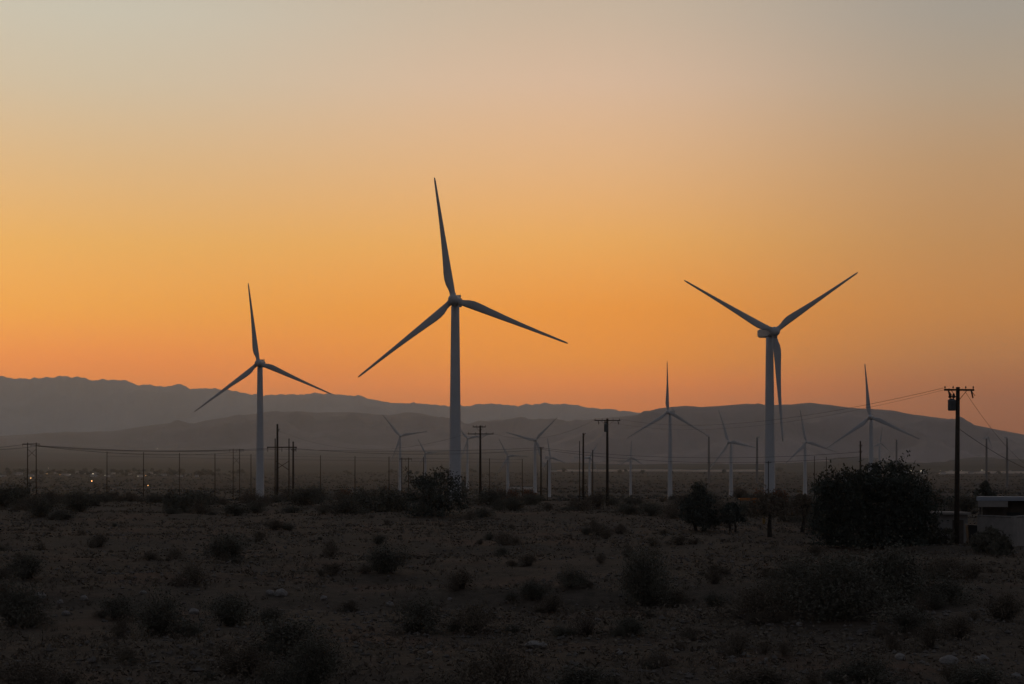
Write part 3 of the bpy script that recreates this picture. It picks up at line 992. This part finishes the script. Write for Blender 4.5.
RK = [rock_mesh(s) for s in (1, 2, 3)]
for i, (px, py, w, lab) in enumerate((
        (40, 598, 11, 'pale boulder right of the big bush at the left edge'), (281, 596, 14, 'larger of two pale boulders under the left turbine pole cluster'),
        (270, 595, 9, 'smaller of two pale boulders under the left turbine pole cluster'), (324, 600, 8, 'small pale boulder alone right of the boulder pair'),
        (194, 614, 11, 'flat pale stone between two dark bushes on the left slope'), (143, 594, 7, None), (900, 660, 12, 'rounded pale boulder at the lower right, left of a boulder pair'),
        (949, 664, 17, 'left of the two biggest pale boulders at the lower right'), (982, 664, 17, 'right of the two biggest pale boulders at the lower right'),
        (767, 661, 7, None), (881, 634, 6, None), (799, 626, 7, None), (536, 649, 22, 'broad flat boulder in the middle of the bottom slope'), (390, 606, 9, 'pale stone below the rounded lone bush'),
        (1016, 679, 11, 'pale boulder in the lower right corner'), (60, 604, 7, None), (84, 601, 9, None), (66, 615, 8, None), (450, 600, 5, None), (700, 612, 6, None),
        (620, 655, 8, None), (430, 655, 7, None), (270, 625, 5, None), (340, 640, 6, None))):
    p = on_row(px, py)
    s = w / F * p.y
    o = put('boulder', RK[i % 3])
    o.location = p + Vector((0, 0, s * 0.16))
    o.scale = (s, s * 0.9, s * (0.95 if w < 20 else 0.5))
    o.rotation_euler = (0, 0, i * 1.3)
    if lab: tag(o, lab, 'rock')
    else: tag(o, 'small pale stone lying loose on the near slope', 'rock', 'small loose stones on the slope')
pp = on(284, 330)
mb = MB()
for k in range(9):
    a = rg.uniform(0, 6.28)
    mb.lathe([(0.02, 0), (0.42, 0.05), (0.5, 0.3), (0.32, 0.62), (0.03, 0.72)], 7, (math.cos(a) * rg.uniform(0, 0.8), math.sin(a) * 0.4, rg.uniform(-0.1, 0.65)))
o = mb.build('rubble_pile', M['stone'], None, pp)
tag(o, 'pale heap at the foot of the pole cluster right of the left turbine', 'rubble')

# ----------------------------------------------------- houses and small things
t = empty('flat_roofed_house', at(1029, 470, 146))
t.location.z = ground(t.location.x, 146)
t.rotation_euler = (0, 0, R(-13.5))
tag(t, 'low brown house with a white flat roof at the right edge', 'house')
x0, x1 = -3.7, 7.0        # metres from the empty
mb = MB(); mb.box(((x0 + x1) / 2, 3.0, 1.35), (x1 - x0 - 0.8, 6.0, 2.9)); mb.build('wall', M['siding'], t)
mb = MB(); mb.box(((x0 + x1) / 2, 2.8, 2.98), (x1 - x0, 7.6, 0.16)); mb.box(((x0 + x1) / 2, -0.98, 2.98), (x1 - x0 + 0.06, 0.08, 0.28)); mb.build('roof', M['roof_white'], t)
mb = MB(); mb.box((x0 + 1.15, -1.1, 2.60), (2.1, 0.5, 0.42)); mb.build('porch_beam', M['stucco'], t)
for xx in (x0 + 0.25, x0 + 2.0):
    mb = MB(); mb.box((xx, -1.05, 1.15), (0.14, 0.14, 2.45)); mb.build('post', M['siding'], t)
mb = MB(); mb.box((x0 + 4.4, -0.03, 1.6), (1.5, 0.08, 1.0)); w_ = mb.build('window', M['stucco_grey'], t)
mb = MB(); mb.box((x0 + 4.4, -0.09, 1.6), (1.3, 0.03, 0.82)); mb.build('pane', M['glass'], w_)
mb = MB(); mb.box((x0 + 2.6, -0.03, 0.98), (0.95, 0.07, 2.0)); mb.build('door', M['black'], t)

p = on(1014, 128)
t = empty('garden_wall', p)
tag(t, 'pale stucco wall with a corner in front of the white-roofed house', 'wall')
mb = MB()
a, b, c = Vector((0, 0, 0)), Vector((-1.5, 3.6, 0)), Vector((2.2, 4.2, 0))
for u, v in ((a, b), (a, c)):
    dv = v - u
    ang = math.atan2(dv.y, dv.x)
    m_ = (u + v) / 2
    mb.box((m_.x, m_.y, 0.82), (dv.length - 0.19, 0.18, 2.0), ang)
mb.box((0, 0, 0.85), (0.26, 0.26, 2.12), 0.3)
mb.build('panel', M['stucco'], t)
cp = MB()
for u, v in ((a, b), (a, c)):
    dv = v - u
    m_ = (u + v) / 2
    cp.box((m_.x, m_.y, 1.89), (dv.length - 0.3, 0.26, 0.08), math.atan2(dv.y, dv.x))
cp.build('coping', M['stucco_grey'], t)

p = on(951, 145)
t = empty('block_shed', p)
tag(t, 'low grey block shed behind the transformer pole', 'shed')
mb = MB(); mb.box((0.05, 1.6, 1.0), (2.3, 3.2, 2.3)); mb.build('wall', M['stucco_grey'], t)
mb = MB(); mb.box((-0.1, 1.5, 2.23), (2.9, 3.9, 0.16)); mb.build('roof', M['stucco'], t)
mb = MB(); mb.box((0.5, -0.03, 0.85), (0.8, 0.06, 1.8)); mb.build('door', M['siding'], t)

p = on(973, 134)
t = empty('wheeled_bin', p)
tag(t, 'black upright bin standing between the grey shed and the pale wall', 'bin')
bm = bmesh.new()
r_ = bmesh.ops.create_cube(bm, size=1.0)
for v in bm.verts:
    k = 0.34 if v.co.z < 0 else 0.42
    v.co = Vector((v.co.x * 2 * k, v.co.y * 2 * k, 0.12 + (v.co.z + 0.5) * 1.15))
bmesh.ops.bevel(bm, geom=bm.edges[:], offset=0.04, segments=2, affect='EDGES')
me = bpy.data.meshes.new('body'); bm.to_mesh(me); bm.free(); me.materials.append(M['black'])
put('body', me, t)
mb = MB(); mb.box((0, 0, 1.31), (0.92, 0.95, 0.07), tilt=0.06); mb.box((0, -0.5, 1.27), (0.6, 0.07, 0.06)); mb.build('lid', M['black'], t)
for sx in (-0.34, 0.34):
    mb = MB(); mb.tube([(sx - 0.04, 0.3, 0.13), (sx + 0.04, 0.3, 0.13)], [0.13, 0.13], 12); mb.build('wheel', M['black'], t)

p = on(751, 232)
t = empty('orange_shelter', p)
tag(t, 'small shelter with an orange roof edge left of the thick-trunked brown tree', 'shelter')
mb = MB(); mb.box((0, 0.8, 2.02), (2.6, 2.0, 0.10)); mb.box((0, -0.23, 1.98), (2.64, 0.07, 0.30)); mb.build('roof', M['orange'], t)
mb = MB(); mb.box((0.8, 1.2, 0.9), (0.9, 0.08, 1.9)); mb.build('back_panel', M['orange'], t)
for sx in (-1.2, 1.2):
    mb = MB(); mb.box((sx, -0.1, 0.9), (0.09, 0.09, 2.0)); mb.build('post', M['bark'], t)
p = on(764, 203)
t = empty('marker_post', p)
tag(t, 'short faded yellow post beside the thick-trunked brown tree', 'post')
mb = MB(); mb.tube([(0, 0, -0.2), (0, 0, 1.25), (0, 0, 1.32)], [0.16, 0.15, 0.06], 10); mb.build('shaft', M['yellow'], t)
mb = MB(); mb.lathe([(0.162, 1.0), (0.162, 1.14)], 10); mb.build('band', M['white'], t)

# wire fence right of the large right turbine foot
p = on(794, 420)
t = empty('wire_fence', p)
tag(t, 'wire fence with thin posts right of the large right turbine foot', 'fence')
ps = []
for k in range(8):
    x = (k - 3.5) * 0.9
    z = ground(p.x + x, p.y) - p.z
    mb = MB(); mb.tube([(x, 0, z - 0.3), (x, 0, z + 5.6)], [0.05, 0.04], 6); mb.build('post', M['wood'], t)
    ps.append((x, z))
mb = MB()
for h in (1.5, 3.0, 4.5):
    mb.tube([(x, -0.06, z + h) for x, z in ps], [0.012] * len(ps), 4)
mb.build('strand', M['wire'], t)


def bank(name, pxa, pxb, d, h, wd, m='ochre'):
    mb = MB()
    n = 30
    for i in range(n + 1):
        px = pxa + (pxb - pxa) * i / n
        x = (px - 512) / F * d
        hh = h * (0.75 + 0.5 * noise.noise(Vector((px * 0.06, d * 0.01, 1)))) * min(1, i / 2, (n - i) / 2)
        for yy, zz in ((-wd, -2.0), (-wd * 0.3, hh), (wd * 0.3, hh), (wd, -2.0)):
            mb.v.append((x, d + yy, ground(x, d + yy) + zz))
    for i in range(n):
        for k in range(3):
            a_ = i * 4 + k
            mb.face((a_, a_ + 4, a_ + 5, a_ + 1), 0, False)
    tag(mb.build(name, M[m]), kind='structure')


bank('dirt_embankment', 548, 768, 6000, 8.0, 9)
bank('dirt_embankment', 936, 1100, 5200, 7.0, 10)
bank('dirt_embankment', 105, 190, 2400, 2.0, 8, 'dirt')
bank('dirt_embankment', 170, 215, 1900, 1.6, 8, 'dirt')


def small_house(label, px, d, w, h, group=None, name='distant_house', depth=9.0, roofm='town_roof', wallm='town_wall', flat=False):
    p = on(px, d)
    t = empty(name, p, random.uniform(-0.3, 0.3))
    tag(t, label, 'house', group)
    mb = MB(); mb.box((0, 0, h / 2 - 0.5), (w, depth, h + 1)); mb.build('wall', M[wallm], t)
    mb = MB()
    if flat:
        mb.box((0, 0, h + 0.15), (w + 0.6, depth + 0.6, 0.3))
    else:
        e = 0.5
        hw, hd = w / 2 + e, depth / 2 + e
        rz = h + 1.8
        mb.v += [(-hw, -hd, h), (hw, -hd, h), (hw, hd, h), (-hw, hd, h), (-hw, 0, rz), (hw, 0, rz)]
        for f in ((0, 1, 5, 4), (2, 3, 4, 5), (0, 4, 3), (1, 2, 5), (3, 2, 1, 0)): mb.face(f)
    mb.build('roof', M[roofm], t)
    return t


random.seed(3)
for i in range(26):
    px = -5 + 205 * (i + random.random() * 0.8) / 26
    small_house('tiny pale house in the distant town on the left', px, random.uniform(4300, 5200), random.uniform(7, 15), random.uniform(2.8, 4.2), 'tiny town houses at the left')
for i in range(9):
    px = 905 + 130 * (i + random.random() * 0.8) / 9
    small_house('tiny pale building on the distant plain at the right', px, random.uniform(5000, 5900), random.uniform(8, 18), random.uniform(3, 5), 'tiny buildings at the right')
small_house('long low pale building below the wide V turbine', 523, 2450, 30, 2.2, None, 'long_building', 8, 'roof_white', 'town_wall', True)
small_house('bright long shed at the left end of the pale bank under the hills', 553.5, 5900, 17, 4.5, None, 'long_shed', 10, 'roof_white', 'white', True)

# trees of the distant town
fm = []
for s in (1, 2, 3):
    rr = random.Random(s)
    mb = MB()
    mb.tube([(0, 0, -0.5), (0, 0, 3)], [0.35, 0.25], 6, 1)
    for k in range(26):
        c = Vector((rr.gauss(0, 1.9), rr.gauss(0, 1.9), 4.4 + rr.gauss(0, 1.5)))
        leaves(mb, rr, c, 0.7, 14, 0.55)
    fm.append(mb.data('tree', [M['far_leaf'], M['bark']]))
for i in range(120):
    left = i < 84
    px = random.uniform(-10, 245) if left else random.uniform(330, 1030)
    if left:
        d = random.uniform(4500, 6000)
    else:
        d = random.uniform(4800, 6200)
    o = put('town_tree', fm[i % 3])
    o.location = on(px, d)
    s = random.uniform(0.6, 1.5)
    o.scale = (s * random.uniform(1.2, 2.6), s * 1.2, s)
    o.rotation_euler = (0, 0, random.uniform(0, 6))
    if left: tag(o, 'small dark tree among the houses of the distant left town', 'tree', 'trees of the distant town')
    else: tag(o, 'small dark tree on the far plain beyond the turbines', 'tree', 'trees on the far plain')


def lamp(label, px, py, d, m, r, group=None):
    p = on(px, d)
    z = ZC + (470 - py) / F * d
    if z - p.z < 2.0: z = p.z + 2.0
    t = empty('street_lamp', p)
    tag(t, label, 'lamp', group)
    mb = MB(); mb.tube([(0, 0, -0.4), (0, 0, z - p.z)], [0.16, 0.10], 6); mb.build('post', M['steel'], t)
    mb = MB()
    mb.lathe([(r * .3, -r), (r * 0.8, -r * .6), (r, 0), (r * 0.8, r * .6), (r * .3, r)], 10, (0, 0, z - p.z))
    mb.build('lamp_head', M[m], t)


for px, py, d, m, r, lab in (
        (93, 473.7, 4400, 'lamp_white', 0.9, 'white lamp above an orange one in the left town'), (91.8, 481, 3300, 'lamp_warm', 1.0, 'brightest orange lamp below a white one in the left town'),
        (30.8, 478, 3700, 'lamp_warm', 0.85, 'orange lamp at the foot of the far left pylon'), (148, 486, 2700, 'lamp_warm', 0.6, 'orange lamp low on the plain under the pole row'),
        (157.5, 448.6, 8600, 'lamp_white', 1.3, 'lone white lamp on the fan below the mid hills'), (145.5, 475.5, 4400, 'lamp_warm', 0.6, 'faint orange lamp among the town roofs under the pole row'),
        (60, 474.5, 4500, 'lamp_warm', 0.55, 'dim reddish lamp in the left town'), (48.3, 468.2, 5200, 'lamp_white', 0.55, 'upper of two dim lamps right of the far left pylon'),
        (47, 473.5, 4600, 'lamp_warm', 0.5, 'lower of two dim lamps right of the far left pylon'), (70, 474.6, 4500, 'lamp_white', 0.5, 'dim white lamp beside the reddish one in the left town'),
        (138, 476.2, 4400, 'lamp_white', 0.55, 'faint white lamp among the town roofs'), (105, 475.5, 4400, 'lamp_white', 0.4, 'weak white lamp right of the bright pair'),
        (911, 470.8, 5200, 'lamp_white', 0.9, 'left one of two bright lamps just right of the large round bush'), (921, 471, 5200, 'lamp_white', 0.9, 'right one of two bright lamps just right of the large round bush'),
        (940.5, 470.5, 5400, 'lamp_white', 0.6, 'dim lamp left of the transformer pole'), (961.5, 470.5, 5400, 'lamp_white', 0.6, 'dim lamp right of the transformer pole'),
        (982, 470, 5400, 'lamp_white', 0.7, 'lamp above the white-roofed house at the right'), (975, 472, 5300, 'lamp_warm', 0.4, 'weak orange lamp above the white-roofed house')):
    lamp(lab, px, py, d, m, r, 'lamps of the far settlements')

# ----------------------------------------------------------------- air
hz = bpy.data.materials.new('valley_haze')
hz.use_nodes = True
nt = hz.node_tree
nt.nodes.remove(nt.nodes['Principled BSDF'])
pv = nt.nodes.new('ShaderNodeVolumePrincipled')
HAZE = dict(col=(0.74,0.85,0.93), dens=4e-5, aniso=0.75)
pv.inputs['Color'].default_value = (*HAZE['col'], 1)
pv.inputs['Density'].default_value = HAZE['dens']
pv.inputs['Anisotropy'].default_value = HAZE['aniso']
nt.links.new(pv.outputs[0], nt.nodes['Material Output'].inputs['Volume'])
mb = MB()
mb.box((0, 0, 525), (60000, 60000, 1110))
o = mb.build('haze', hz)
tag(o, kind='stuff')

# ------------------------------------------------------------ sky and light
SUN_AZ, SUN_EL = R(-16.0), R(3.0)
w = bpy.data.worlds.new('World')
SC.world = w
w.use_nodes = True
nt = w.node_tree
N, L = nt.nodes, nt.links
bg = N['Background']
sky = N.new('ShaderNodeTexSky')
sky.sky_type = 'NISHITA'
sky.sun_disc = False
sky.sun_elevation = SUN_EL
sky.sun_rotation = SUN_AZ
sky.air_density = 1.0
sky.dust_density = 2.0
L.new(sky.outputs[0], bg.inputs['Color'])
bg.inputs["Strength"].default_value = 0.015
tc = N.new('ShaderNodeTexCoord')
sp = N.new('ShaderNodeSeparateXYZ')
L.new(tc.outputs['Generated'], sp.inputs[0])


def math_node(op, a, b=None):
    n = N.new('ShaderNodeMath')
    n.operation = op
    for i, s in enumerate((a, b)):
        if s is None: continue
        if isinstance(s, (int, float)): n.inputs[i].default_value = s
        else: L.new(s, n.inputs[i])
    return n.outputs[0]


el = math_node('ARCSINE', sp.outputs['Z'])
az = math_node('ARCTAN2', sp.outputs['X'], sp.outputs['Y'])
elf = math_node('DIVIDE', el, math.pi / 2)

#CAL-BEGIN
ROWS = [430, 388, 361, 311, 241, 161, 81, 10]
GLOW = {
    'L': [(0.565, 0.047, 0.000), (0.706, 0.063, 0.000), (0.728, 0.070, 0.000), (0.638, 0.197, 0.000), (0.550, 0.271, 0.060), (0.476, 0.338, 0.197), (0.427, 0.419, 0.348), (0.432, 0.470, 0.425)],
    'C': [(0.944, 0.189, 0.021), (1.180, 0.252, 0.026), (1.092, 0.297, 0.000), (0.999, 0.299, 0.000), (0.884, 0.393, 0.077), (0.768, 0.437, 0.215), (0.671, 0.468, 0.336), (0.547, 0.439, 0.338)],
    'R': [(0.439, 0.101, 0.028), (0.549, 0.135, 0.035), (0.583, 0.192, 0.046), (0.656, 0.231, 0.034), (0.565, 0.254, 0.073), (0.504, 0.286, 0.137), (0.426, 0.324, 0.230), (0.357, 0.318, 0.269)],
}
#CAL-END
DUSK_HI = [(20.0, (0.40, 0.375, 0.37)), (30.0, (0.23, 0.245, 0.275)), (45.0, (0.095, 0.11, 0.137)), (90.0, (0.03, 0.038, 0.055))]
XS = {'L': 50, 'C': 590, 'R': 1000}


def column(key):
    r = N.new('ShaderNodeValToRGB')
    cr = r.color_ramp
    cr.interpolation = 'B_SPLINE' if False else 'CARDINAL' if False else 'LINEAR'
    stops = []
    for y, c in zip(ROWS, GLOW[key]):
        e = math.degrees(math.atan((470 - y) / F / math.sqrt(1 + ((XS[key] - 512) / F) ** 2)))
        stops.append((e / 90, c))
    k = 0.75 if key == 'R' else 1.0
    stops += [(e / 90, tuple(v * k for v in c)) for e, c in DUSK_HI]
    while len(cr.elements) < len(stops): cr.elements.new(0.5)
    for el_, (p_, c) in zip(cr.elements, stops):
        el_.position = p_
    for el_, (p_, c) in zip(cr.elements, stops):
        el_.position = p_
        el_.color = (*c, 1)
    L.new(elf, r.inputs['Fac'])
    return r.outputs['Color']


def mrange(v, a, b):
    n = N.new('ShaderNodeMapRange')
    n.interpolation_type = 'SMOOTHSTEP'
    n.inputs['From Min'].default_value = a
    n.inputs['From Max'].default_value = b
    L.new(v, n.inputs['Value'])
    return n.outputs[0]


def cmix(f, a, b, mode='MIX'):
    x = N.new('ShaderNodeMix')
    x.data_type = 'RGBA'
    x.blend_type = mode
    if isinstance(f, float): x.inputs['Factor'].default_value = f
    else: L.new(f, x.inputs['Factor'])
    for s, i in ((a, 6), (b, 7)):
        if isinstance(s, tuple): x.inputs[i].default_value = (*s, 1)
        else: L.new(s, x.inputs[i])
    return x.outputs[2]


g = cmix(mrange(az, R(-13), R(2.2)), column('L'), column('C'))
g = cmix(mrange(az, R(2.2), R(13.7)), g, column('R'))
dusk = N.new('ShaderNodeValToRGB')      # the sky away from the afterglow
dc = dusk.color_ramp
for p_, c in ((0.0, (0.115, 0.108, 0.130)), (0.12, (0.140, 0.122, 0.132)), (0.35, (0.10, 0.108, 0.135)), (1.0, (0.036, 0.043, 0.06))):
    if p_ in (0.0, 1.0):
        e_ = dc.elements[0 if p_ == 0 else len(dc.elements) - 1]
    else:
        e_ = dc.elements.new(p_)
    e_.color = (*c, 1)
L.new(elf, dusk.inputs['Fac'])
g = cmix(mrange(az, R(13.7), R(65)), g, dusk.outputs['Color'])
g = cmix(mrange(math_node('MULTIPLY', az, -1.0), R(15), R(75)), g, dusk.outputs['Color'])
bg2 = N.new('ShaderNodeBackground')
L.new(g, bg2.inputs['Color'])
bg2.inputs['Strength'].default_value = 1.0
add = N.new('ShaderNodeAddShader')
L.new(bg.outputs[0], add.inputs[0])
L.new(bg2.outputs[0], add.inputs[1])
L.new(add.outputs[0], N['World Output'].inputs['Surface'])

sd = bpy.data.lights.new('sun', 'SUN')
sd.energy = 0.06
sd.angle = R(12)
sd.color = (1.0, 0.55, 0.25)
so = bpy.data.objects.new('sun', sd)
COL.objects.link(so)
dirv = Vector((math.sin(SUN_AZ) * math.cos(SUN_EL), math.cos(SUN_AZ) * math.cos(SUN_EL), math.sin(SUN_EL)))
so.rotation_euler = dirv.to_track_quat('Z', 'Y').to_euler()
so.location = (0, 0, 60)

# ------------------------------------------------------------------- camera
cd = bpy.data.cameras.new('camera')
cd.sensor_width = 36
cd.lens = 36 * F / 1024
cd.shift_y = (470 - 342) / 1024
cd.clip_start = 0.5
cd.clip_end = 120000
co = bpy.data.objects.new('camera', cd)
co.location = (0, 0, ZC)
co.rotation_euler = (R(90), 0, 0)
COL.objects.link(co)
SC.camera = co

SC.view_settings.view_transform = 'Standard'
SC.view_settings.look = 'None'
SC.view_settings.exposure = 0
SC.view_settings.gamma = 1
SC.view_settings.use_curve_mapping = False
SC.cycles.use_denoising = True
SC.cycles.volume_bounces = 0
SC.cycles.max_bounces = 4
SC.cycles.volume_step_rate = 1.0
SC.cycles.use_light_tree = True
